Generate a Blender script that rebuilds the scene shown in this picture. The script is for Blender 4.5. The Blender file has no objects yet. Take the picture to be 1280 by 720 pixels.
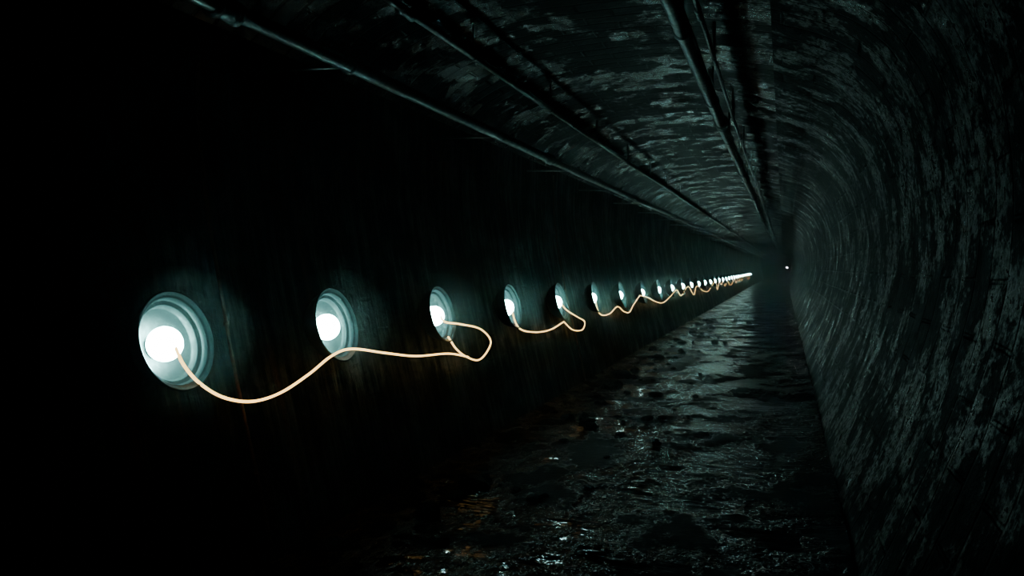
import bpy, bmesh, math, random
from mathutils import Vector, noise, Matrix
random.seed(7)
S = bpy.context.scene
COL = S.collection
S.view_settings.view_transform = 'AgX'
S.view_settings.look = 'AgX - Medium High Contrast'
S.view_settings.exposure = 0.0
H = 1.6            # eye height
Y0, Y1 = -3.0, 115.0

# ---------------- node helpers ----------------
def new_mat(name):
    m = bpy.data.materials.new(name); m.use_nodes = True
    nt = m.node_tree; nt.nodes.clear()
    out = nt.nodes.new('ShaderNodeOutputMaterial')
    b = nt.nodes.new('ShaderNodeBsdfPrincipled')
    nt.links.new(b.outputs[0], out.inputs[0])
    return m, nt, b
def N(nt, t, **kw):
    n = nt.nodes.new(t)
    for k, v in kw.items():
        if k in n.inputs: n.inputs[k].default_value = v
        else: setattr(n, k, v)
    return n
def ramp(nt, src, stops):
    r = nt.nodes.new('ShaderNodeValToRGB'); nt.links.new(src, r.inputs[0])
    e = r.color_ramp.elements
    while len(e) < len(stops): e.new(0.5)
    for i, (p, c) in enumerate(stops):
        e[i].position = p
        e[i].color = (c, c, c, 1) if not isinstance(c, tuple) else (*c, 1)
    return r.outputs[0]
def math_n(nt, op, a, b):
    n = nt.nodes.new('ShaderNodeMath'); n.operation = op
    for i, s in enumerate((a, b)):
        if isinstance(s, (int, float)): n.inputs[i].default_value = s
        else: nt.links.new(s, n.inputs[i])
    return n.outputs[0]
def mapped(nt, src, scale):
    mp = nt.nodes.new('ShaderNodeMapping'); nt.links.new(src, mp.inputs[0])
    mp.inputs['Scale'].default_value = scale
    return mp.outputs[0]
def nz(nt, vec, scale, detail=4, rough=0.6):
    n = N(nt, 'ShaderNodeTexNoise', Scale=scale, Detail=detail, Roughness=rough)
    nt.links.new(vec, n.inputs['Vector']); return n.outputs[0]

def masonry(name, c_dark, c_light, brick=1.0, streak=0.5, rough=(0.2, 0.6), bumpd=0.015, rust=0.0, spec=(.1, .6), run=(1.0, 3.5), bw=0.46, rh=0.17, lim=(.46, .58), finea=.6, biga=2.2, fines=(1, 1), bh=.6, fm=0.0):
    m, nt, b = new_mat(name)
    uv = nt.nodes.new('ShaderNodeUVMap').outputs[0]
    big = nz(nt, uv, 1.1, 6, 0.7)
    fine = nz(nt, mapped(nt, uv, (fines[0], fines[1], 1)), 15.0, 5, 0.7)
    st = nz(nt, mapped(nt, uv, (run[0], run[1], 1)), 2.2, 6, 0.7)     # runs down the wall
    br = N(nt, 'ShaderNodeTexBrick', Scale=1.0)
    br.inputs['Brick Width'].default_value = bw
    br.inputs['Row Height'].default_value = rh
    br.inputs['Mortar Size'].default_value = 0.016
    br.inputs['Mortar Smooth'].default_value = 0.7
    br.inputs['Color1'].default_value = (.5, .5, .5, 1); br.inputs['Color2'].default_value = (1, 1, 1, 1)
    br.inputs['Mortar'].default_value = (0.0, 0.0, 0.0, 1)
    nd = N(nt, 'ShaderNodeTexNoise', Scale=3.0, Detail=2)
    nt.links.new(uv, nd.inputs['Vector'])
    vm = nt.nodes.new('ShaderNodeVectorMath'); vm.operation = 'MULTIPLY_ADD'
    nt.links.new(nd.outputs['Color'], vm.inputs[0]); vm.inputs[1].default_value = (.04, .04, 0)
    nt.links.new(uv, vm.inputs[2]); nt.links.new(vm.outputs[0], br.inputs['Vector'])
    mix = nt.nodes.new('ShaderNodeMix'); mix.data_type = 'RGBA'
    mix.inputs['A'].default_value = (*c_dark, 1); mix.inputs['B'].default_value = (*c_light, 1)
    comb = math_n(nt, 'ADD', math_n(nt, 'MULTIPLY', big, 0.55 * (1 - fm)), math_n(nt, 'MULTIPLY', st, 0.45 * (1 - fm)))
    if fm > 0: comb = math_n(nt, 'ADD', comb, math_n(nt, 'MULTIPLY', fine, fm))
    nt.links.new(ramp(nt, comb, [(lim[0], 0.0), (lim[1], 1.0)]), mix.inputs['Factor'])
    col = mix.outputs['Result']
    if rust > 0:
        rs = nz(nt, mapped(nt, uv, (0.15, 5.0, 1)), 1.1, 3, 0.5)
        rf = ramp(nt, rs, [(0.62, 0.0), (0.72, rust)])
        m2 = nt.nodes.new('ShaderNodeMix'); m2.data_type = 'RGBA'
        nt.links.new(rf, m2.inputs['Factor']); nt.links.new(col, m2.inputs['A'])
        m2.inputs['B'].default_value = (0.10, 0.045, 0.025, 1); col = m2.outputs['Result']
    mul = nt.nodes.new('ShaderNodeMix'); mul.data_type = 'RGBA'; mul.blend_type = 'MULTIPLY'
    mul.inputs['Factor'].default_value = 0.8 * brick
    nt.links.new(col, mul.inputs['A']); nt.links.new(br.outputs['Color'], mul.inputs['B'])
    nt.links.new(mul.outputs['Result'], b.inputs['Base Color'])
    nt.links.new(ramp(nt, comb, [(lim[0], rough[1]), (lim[1], rough[0])]), b.inputs['Roughness'])
    nt.links.new(ramp(nt, comb, [(lim[0], spec[0]), (lim[1], spec[1])]), b.inputs['Specular IOR Level'])
    h = math_n(nt, 'ADD', math_n(nt, 'MULTIPLY', br.outputs['Color'], bh * brick), math_n(nt, 'MULTIPLY', fine, finea))
    h = math_n(nt, 'ADD', h, math_n(nt, 'MULTIPLY', st, streak * 1.8))
    h = math_n(nt, 'ADD', h, math_n(nt, 'MULTIPLY', big, biga))
    bp = N(nt, 'ShaderNodeBump', Strength=1.0, Distance=bumpd)
    nt.links.new(h, bp.inputs['Height']); nt.links.new(bp.outputs[0], b.inputs['Normal'])
    return m

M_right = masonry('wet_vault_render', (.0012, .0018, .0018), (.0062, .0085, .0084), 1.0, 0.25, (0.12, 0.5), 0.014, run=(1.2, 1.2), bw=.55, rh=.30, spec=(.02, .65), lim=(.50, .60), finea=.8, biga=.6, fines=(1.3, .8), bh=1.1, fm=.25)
M_ceil = masonry('wet_brick_ceiling', (.003, .004, .0045), (.060, .078, .086), 1.0, 0.2, (0.06, 0.45), 0.007, spec=(.05, 1.0), run=(1.3, 1.2), lim=(.50, .57), fines=(1.2, .8), bh=1.0)
M_left = masonry('sooty_wall', (.006, .008, .008), (.040, .048, .048), 0.3, 0.6, (0.30, 0.8), 0.014, rust=0.7, spec=(.05, .35), run=(.5, 5))
M_end = masonry('end_wall_brick', (.004, .005, .005), (.01, .012, .012), 1.0, 0.3, (0.4, 0.8), 0.01)

# wet floor
M_floor, nt, b = new_mat('wet_muddy_floor')
uv = nt.nodes.new('ShaderNodeUVMap').outputs[0]
pud = nz(nt, mapped(nt, uv, (1.0, 0.7, 1)), 1.6, 6, 0.7)
fine = nz(nt, uv, 20, 5, 0.75)
rip = nz(nt, mapped(nt, uv, (1.6, 4.5, 1)), 2.4, 3, 0.55)
mask = ramp(nt, pud, [(0.45, 1.0), (0.55, 0.0)])   # 1 = mud, 0 = water
mx = nt.nodes.new('ShaderNodeMix'); mx.data_type = 'RGBA'
nt.links.new(mask, mx.inputs['Factor'])
mx.inputs['A'].default_value = (.001, .0015, .0015, 1); mx.inputs['B'].default_value = (.001, .003, .0035, 1)
nt.links.new(mx.outputs['Result'], b.inputs['Base Color'])
r = math_n(nt, 'ADD', math_n(nt, 'MULTIPLY', mask, 0.30), math_n(nt, 'ADD', math_n(nt, 'MULTIPLY', fine, 0.06), 0.03))
nt.links.new(r, b.inputs['Roughness'])
nt.links.new(ramp(nt, mask, [(0, .6), (1, .02)]), b.inputs['Specular IOR Level'])
h = math_n(nt, 'ADD', math_n(nt, 'MULTIPLY', rip, 1.0), math_n(nt, 'MULTIPLY', math_n(nt, 'MULTIPLY', fine, mask), 1.2))
h = math_n(nt, 'ADD', h, math_n(nt, 'MULTIPLY', mask, 0.9))
bp = N(nt, 'ShaderNodeBump', Strength=1.0, Distance=0.012)
nt.links.new(h, bp.inputs['Height']); nt.links.new(bp.outputs[0], b.inputs['Normal'])

def metal(name, c, rough, met=1.0, bump=0.002, lo=.45, spec=.5):
    m, nt, b = new_mat(name)
    tc = nt.nodes.new('ShaderNodeTexCoord').outputs['Object']
    n1 = nz(nt, tc, 18, 5, 0.65)
    mx = nt.nodes.new('ShaderNodeMix'); mx.data_type = 'RGBA'
    mx.inputs['A'].default_value = (*[x * lo for x in c], 1); mx.inputs['B'].default_value = (*c, 1)
    nt.links.new(ramp(nt, n1, [(0.38, 0.0), (0.6, 1.0)]), mx.inputs['Factor'])
    nt.links.new(mx.outputs['Result'], b.inputs['Base Color'])
    nt.links.new(ramp(nt, n1, [(0.35, min(1, rough + 0.2)), (0.65, rough)]), b.inputs['Roughness'])
    b.inputs['Metallic'].default_value = met
    b.inputs['Specular IOR Level'].default_value = spec
    bp = N(nt, 'ShaderNodeBump', Strength=0.6, Distance=bump)
    nt.links.new(n1, bp.inputs['Height']); nt.links.new(bp.outputs[0], b.inputs['Normal'])
    return m
M_pipe = metal('wet_iron_pipe', (.28, .33, .34), 0.28, 0.85, 0.0012, .7)
M_dish = metal('brushed_reflector', (.046, .053, .053), 0.28, 0.6, 0.0008, .6)
M_back = metal('lamp_housing', (.03, .035, .035), 0.5, 0.5)
M_rock = metal('wet_rubble_stone', (.004, .006, .006), 0.5, 0.0, 0.02, spec=.08)
M_rust = metal('rusted_iron', (.20, .10, .065), 0.5, 0.3, 0.004)

def emis(name, c, s, sample=True):
    m = bpy.data.materials.new(name); m.use_nodes = True
    nt = m.node_tree; nt.nodes.clear()
    o = nt.nodes.new('ShaderNodeOutputMaterial'); e = nt.nodes.new('ShaderNodeEmission')
    e.inputs[0].default_value = (*c, 1); e.inputs[1].default_value = s
    nt.links.new(e.outputs[0], o.inputs[0])
    if not sample: m.cycles.emission_sampling = 'NONE'
    return m
M_bulb = emis('bulb_glow', (.5, 1.0, .95), 50, False)
M_wire = emis('cable_glow', (1.0, .65, .24), 2.6)
M_far = emis('distant_bulb_glow', (.8, 1.0, .96), 40, False)
M_bloom = bpy.data.materials.new('lamp_bloom_haze'); M_bloom.use_nodes = True  # added scatter volume standing in for camera bloom around the lamps
nt = M_bloom.node_tree; nt.nodes.clear()
o = nt.nodes.new('ShaderNodeOutputMaterial'); v = nt.nodes.new('ShaderNodeVolumeScatter')
v.inputs['Color'].default_value = (.8, 1, .98, 1); v.inputs['Density'].default_value = .10
nt.links.new(v.outputs[0], o.inputs['Volume'])

# ---------------- tunnel shell ----------------
def obj(name, me, mat, parent=None, smooth=True):
    o = bpy.data.objects.new(name, me); COL.objects.link(o)
    if mat and not me.materials: me.materials.append(mat)
    if smooth:
        for p in me.polygons: p.use_smooth = True
    if parent: o.parent = parent
    return o
def catmull(pts, n):
    P = [Vector(p) for p in pts]; P = [P[0] * 2 - P[1]] + P + [P[-1] * 2 - P[-2]]
    out = []
    for i in range(1, len(P) - 2):
        a, b_, c, d = P[i - 1:i + 3]
        for k in range(n):
            t = k / n
            out.append(0.5 * ((2 * b_) + (c - a) * t + (2 * a - 5 * b_ + 4 * c - d) * t * t + (3 * b_ - a - 3 * c + d) * t ** 3))
    out.append(P[-2].copy()); return out
ys = []; y = Y0
while y < Y1:
    ys.append(y); y += 0.10 if y < 14 else (0.25 if y < 35 else 0.8)
ys.append(Y1)
def shell(name, prof, mat, rough=0.0, k=8):
    pts = catmull([(p[0], p[1], 0) for p in prof], k)
    s = [0]
    for i in range(1, len(pts)): s.append(s[-1] + (pts[i] - pts[i - 1]).length)
    me = bpy.data.meshes.new(name); verts = []; faces = []
    n = len(pts)
    for yy in ys:
        for i, p in enumerate(pts):
            t = pts[min(i + 1, n - 1)] - pts[max(i - 1, 0)]; nrm = Vector((-t.y, t.x, 0)).normalized()
            edge = min(1, min(i, n - 1 - i) / 3)
            d = (noise.noise(Vector((s[i] * 1.3, yy * 1.1, 3.1))) + 0.5 * noise.noise(Vector((s[i] * 4, yy * 4, 8)))) * rough * edge
            q = p + nrm * d
            verts.append((q.x, yy, q.y))
    for j in range(len(ys) - 1):
        for i in range(n - 1):
            a = j * n + i; faces.append((a, a + 1, a + n + 1, a + n))
    me.from_pydata(verts, [], faces); uvl = me.uv_layers.new(name='UVMap')
    for lp in me.loops:
        v = lp.vertex_index; uvl.data[lp.index].uv = (s[v % n], ys[v // n])
    return obj(name, me, mat)
floor = shell('floor', [(-2.56, .06), (-2.2, .02), (-1.2, -.0), (-.4, -.01), (.1, 0), (.37, .03)], M_floor, 0.015, 8)
right = shell('wall_right', [(.37, .0), (.56, .42), (.76, .95), (.90, 1.55), (.90, 2.15), (.74, 2.70), (.42, 3.10), (-.10, 3.34)], M_right, 0.012, 9)
ceil = shell('ceiling', [(-.10, 3.34), (-.7, 3.46), (-1.4, 3.48), (-2.1, 3.42), (-2.7, 3.22), (-3.02, 2.95)], M_ceil, 0.015, 9)
left = shell('wall_left', [(-3.02, 2.95), (-3.03, 2.4), (-2.96, 1.8), (-2.84, 1.2), (-2.70, .6), (-2.55, 0.0)], M_left, 0.012, 6)
for nm, yy in (('wall_back', Y0), ('wall_end', Y1)):
    me = bpy.data.meshes.new(nm)
    me.from_pydata([(-3.2, yy, -.1), (1.2, yy, -.1), (1.2, yy, 3.6), (-3.2, yy, 3.6)], [], [(0, 1, 2, 3)])
    u = me.uv_layers.new(name='UVMap')
    for lp in me.loops:
        c = me.vertices[lp.vertex_index].co; u.data[lp.index].uv = (c.x, c.z)
    obj(nm, me, M_end, smooth=False)

# ---------------- pipes ----------------
def tube(bm, pts, r, seg=14):
    rings = []
    for i, p in enumerate(pts):
        p = Vector(p); t = (Vector(pts[min(i + 1, len(pts) - 1)]) - Vector(pts[max(i - 1, 0)])).normalized()
        up = Vector((0, 0, 1)) if abs(t.z) < .9 else Vector((1, 0, 0))
        a = t.cross(up).normalized(); b_ = a.cross(t)
        rr = r[i] if isinstance(r, list) else r
        rings.append([bm.verts.new(p + (a * math.cos(k * 2 * math.pi / seg) + b_ * math.sin(k * 2 * math.pi / seg)) * rr) for k in range(seg)])
    for A, B in zip(rings, rings[1:]):
        for k in range(seg): bm.faces.new((A[k], A[(k + 1) % seg], B[(k + 1) % seg], B[k]))
    bm.faces.new(rings[0][::-1]); bm.faces.new(rings[-1])
def pipe(name, x, z, r, ceil_z, joint=6.0, off=0.0, clamp=2.4, to_wall=False):
    bm = bmesh.new(); pts = []; rad = []
    y = Y0 + .02
    while y < Y1 - .3:
        pts.append((x + .006 * math.sin(y * .5), y, z + .005 * math.sin(y * .37))); rad.append(r); y += .5
    tube(bm, pts, rad, 20)
    y = off                                  # coupling sleeves
    while y < 70:
        tube(bm, [(x, y - .09, z), (x, y - .085, z), (x, y + .085, z), (x, y + .09, z)], [r * 1.02, r * 1.22, r * 1.22, r * 1.02], 20)
        for dy in (-.07, .07):
            tube(bm, [(x, y + dy - .015, z), (x, y + dy + .015, z)], r * 1.4, 20)
        y += joint
    y = off + 1.1                            # strap hangers
    while y < 70:
        tube(bm, [(x, y - .02, z), (x, y + .02, z)], r * 1.16, 20)
        if to_wall: tube(bm, [(x, y, z), (to_wall, y, z + .02)], .012, 8)
        else: tube(bm, [(x, y, z + r), (x, y, ceil_z)], .012, 8)
        y += clamp
    me = bpy.data.meshes.new(name); bm.to_mesh(me); bm.free()
    return obj(name, me, M_pipe)
pipe('water_pipe', -2.42, 2.775, .042, 0, 5.3, 3.05, 2.65, to_wall=-3.02)
pipe('electrical_conduit', -2.17, 3.14, .024, 3.39, 4.1, 4.4, 2.05)
pipe('steam_pipe', -.63, 3.12, .054, 3.44, 4.6, 4.15, 2.3)
pipe('thin_conduit', -.50, 3.14, .016, 3.41, 5.0, 5.0, 2.3)

# thin rusty drain lines running down the left wall
def wallx(z): return -2.84 + (1.2 - z) * .235 if z < 1.2 else (-2.84 - (z - 1.2) * .2 if z < 1.8 else (-2.96 - (z - 1.8) * .117 if z < 2.4 else -3.03))
for dy in (3.56, 10.6):
    bm = bmesh.new()
    tube(bm, [(wallx(z) + .030, dy + .004 * math.sin(z * 5), z) for z in [.06 + .14 * k for k in range(21)]], .010, 10)
    for z in (.5, 1.3, 2.1, 2.7):
        tube(bm, [(wallx(z) + .030, dy, z - .012), (wallx(z) + .030, dy, z + .012)], .016, 10)
    me = bpy.data.meshes.new('drain_pipe'); bm.to_mesh(me); bm.free(); obj('drain_pipe', me, M_rust)

# ---------------- lamps ----------------
def revolve(prof, seg=72):
    bm = bmesh.new(); rings = []
    for r, x in prof:
        if r < 1e-6: rings.append([bm.verts.new((x, 0, 0))])
        else: rings.append([bm.verts.new((x, r * math.cos(2 * math.pi * k / seg), r * math.sin(2 * math.pi * k / seg))) for k in range(seg)])
    for A, B in zip(rings, rings[1:]):
        for k in range(seg):
            k2 = (k + 1) % seg
            if len(A) == 1: bm.faces.new((A[0], B[k], B[k2]))
            elif len(B) == 1: bm.faces.new((A[k], A[k2], B[0]))
            else: bm.faces.new((A[k], A[k2], B[k2], B[k]))
    bmesh.ops.recalc_face_normals(bm, faces=bm.faces)
    return bm
def to_me(bm, name, mat):
    me = bpy.data.meshes.new(name); bm.to_mesh(me); bm.free(); me.materials.append(mat)
    for p in me.polygons: p.use_smooth = True
    return me
dish_me = to_me(revolve([(.224, -.012), (.230, -.004), (.232, .002), (.228, .006), (.222, .004), (.217, -.008), (.206, -.013), (.199, -.016),
    (.195, -.040), (.191, -.045), (.178, -.049), (.173, -.053), (.168, -.078), (.162, -.085), (.148, -.095), (.126, -.114), (.100, -.130),
    (.070, -.143), (.035, -.148), (0, -.149)]), 'reflector', M_dish)
back_me = to_me(revolve([(.224, -.012), (.215, -.035), (.195, -.085), (.16, -.130), (.12, -.155), (.085, -.160), (.085, -.18), (.10, -.182), (.10, -.21), (0, -.21)], 48), 'housing', M_back)
collar_me = to_me(revolve([(.0, -.146), (.052, -.146), (.052, -.136), (.046, -.132), (.046, -.12), (.0, -.12)], 32), 'socket', M_back)
BR = .080
def bulb_mesh():
    prof = [(.0, BR)]
    for a in range(1, 16):
        t = a / 16 * math.pi * .84
        prof.append((BR * math.sin(t), BR * math.cos(t)))
    prof += [(.03, -BR + .008), (.0, -BR + .008)]
    return to_me(revolve(prof, 32), 'bulb', M_bulb)
bulb_me = bulb_mesh()
lampYZ = [(3.0, -.338), (4.39, -.357), (6.02, -.381), (7.81, -.397), (9.69, -.42), (11.63, -.44), (13.64, -.468), (15.82, -.49)]
y = 15.82
while y < 69:
    y += 2.15; lampYZ.append((y, -.49 - .05 * min(1, (y - 15.8) / 15)))
TILT = math.radians(14)
mb = bmesh.new(); bmesh.ops.create_icosphere(mb, subdivisions=4, radius=.34)
bloom_me = bpy.data.meshes.new('bloom_haze'); mb.to_mesh(bloom_me); mb.free(); bloom_me.materials.append(M_bloom)  # haze ball added only to give lamps a halo
RX = .198
for i, (ly, lz) in enumerate(lampYZ):
    z = lz + H
    BX = -.078 if i < 7 else min(-.078 + .010 * (i - 6), -.035)
    e = bpy.data.objects.new('wall_lamp', None); COL.objects.link(e); e.empty_display_size = .1
    e.location = (wallx(z) + RX, ly, z); e.rotation_euler = (0, -TILT, 0); e.scale = (1.0, 1.04, 1.03)
    for nm, me in (('reflector', dish_me), ('housing', back_me), ('socket', collar_me)):
        o = bpy.data.objects.new(nm, me); COL.objects.link(o); o.parent = e
    o = bpy.data.objects.new('bulb', bulb_me); COL.objects.link(o); o.parent = e; o.location = (BX, 0, 0)
    L = bpy.data.lights.new('bulb_light', 'POINT'); L.energy = 27 if i < 7 else max(4.5, 27 - 5.5 * (i - 6)); L.color = (.47, .97, .93); L.shadow_soft_size = .085
    lo = bpy.data.objects.new('bulb_light', L); COL.objects.link(lo); lo.parent = e; lo.location = (BX, 0, 0)
    if i < 10:
        o = bpy.data.objects.new('bloom_haze', bloom_me); COL.objects.link(o); o.parent = e; o.location = (.0, 0, 0)  # made-up halo volume, nearer lamps only

# ---------------- glowing cable ----------------
CX = -2.60
def lampP(i):
    ly, lz = lampYZ[i]; return (wallx(lz + H) + RX - .03, ly, lz)
runs = []
A = [(2.973, -.4455), (3.09, -.553), (3.26, -.643), (3.478, -.694), (3.72, -.684), (3.991, -.618), (4.25, -.535), (4.488, -.519), (4.918, -.588), (5.422, -.663), (6.023, -.706), (6.46, -.779)]
runs.append([lampP(0)] + [(CX, a, b_) for a, b_ in A])
B = [(5.95, -.44), (6.278, -.481), (6.75, -.556), (7.02, -.681), (6.935, -.777), (6.71, -.834), (6.423, -.775), (6.191, -.683), (6.023, -.569)]
runs.append([lampP(2)] + [(CX, a, b_) for a, b_ in B])
C = [(7.853, -.62), (8.413, -.713), (9.05, -.733), (9.664, -.679)]
runs.append([lampP(3)] + [(CX, a, b_) for a, b_ in C])
D = [(9.78, -.535), (10.36, -.66), (10.766, -.75), (10.627, -.85), (10.104, -.811), (9.664, -.679)]
runs.append([lampP(4)] + [(CX, a, b_) for a, b_ in D])
E = [(11.73, -.692), (12.42, -.731), (13.06, -.647), (13.62, -.755), (14.15, -.797), (14.546, -.687), (15.23, -.534)]
runs.append([lampP(5)] + [(CX, a, b_) for a, b_ in E])
tail = [(CX, 15.23, -.534), (CX, 16.1, -.60), (CX, 17.3, -.74), (CX, 18.4, -.80), (CX, 19.6, -.70)]
y = 20.8; hi = True
while y < 68:
    tail.append((CX, y, -.54 - (random.uniform(.0, .12) if hi else random.uniform(.2, .42))))
    y += random.uniform(.7, 2.4); hi = not hi if random.random() < .8 else hi
runs.append(tail)
bm = bmesh.new()
for run in runs:
    pts = catmull([(p[0], p[1], p[2] + H) for p in run], 8)
    tube(bm, [tuple(p) for p in pts], .0080, 8)
me = bpy.data.meshes.new('glowing_cable'); bm.to_mesh(me); bm.free()
obj('glowing_cable', me, M_wire)

# ---------------- rubble ----------------
bm = bmesh.new()
for k in range(150):
    y = random.uniform(2.2, 26); x = -2.38 + abs(random.gauss(0, .55))
    if x > -.6: continue
    r = random.uniform(.02, .085) * (1.2 if x < -2 else .8)
    res = bmesh.ops.create_icosphere(bm, subdivisions=2, radius=r)
    sc = Vector((random.uniform(.8, 1.5), random.uniform(.8, 1.4), random.uniform(.4, .8)))
    for v in res['verts']:
        n_ = 1 + .45 * noise.noise(v.co / r * 1.2 + Vector((k * 3.1, 0, 0)))
        v.co = Vector((v.co.x * sc.x * n_ + x, v.co.y * sc.y * n_ + y, v.co.z * sc.z * n_ + r * .15 + .01))
me = bpy.data.meshes.new('rubble'); bm.to_mesh(me); bm.free()
obj('rubble', me, M_rock, smooth=False)

# ---------------- far lamp on the end wall ----------------
e = bpy.data.objects.new('bulkhead_lamp', None); COL.objects.link(e); e.location = (.42, Y1 - .06, 1.58)
e.rotation_euler = (0, 0, -math.pi / 2)
o = bpy.data.objects.new('bulb', to_me(revolve([(0, .10)] + [(.11 * math.sin(a), .10 * math.cos(a)) for a in (.3, .6, .9, 1.2, 1.5)] + [(.11, -.01), (0, -.01)], 24), 'bulb_far', M_far)); COL.objects.link(o); o.parent = e
o = bpy.data.objects.new('base', to_me(revolve([(0, .01), (.14, .01), (.15, -.0), (.15, -.05), (0, -.05)], 24), 'base', M_back)); COL.objects.link(o); o.parent = e

# ---------------- air ----------------
w = bpy.data.worlds.new('tunnel_air'); S.world = w; w.use_nodes = True
nt = w.node_tree
nt.nodes['Background'].inputs[0].default_value = (0, 0, 0, 1)
vs = nt.nodes.new('ShaderNodeVolumeScatter'); vs.inputs['Density'].default_value = .013
vs.inputs['Color'].default_value = (.75, 1, .98, 1); vs.inputs['Anisotropy'].default_value = 0.0
nt.links.new(vs.outputs[0], nt.nodes['World Output'].inputs['Volume'])

# ---------------- camera ----------------
cam = bpy.data.cameras.new('camera'); co = bpy.data.objects.new('camera', cam); COL.objects.link(co)
cam.sensor_width = 36; cam.lens = 28.1; cam.clip_start = .05; cam.clip_end = 300
co.location = (0, 0, H)
co.rotation_euler = (math.radians(90 - 1.47), 0, math.atan(340 / 1000))
S.camera = co
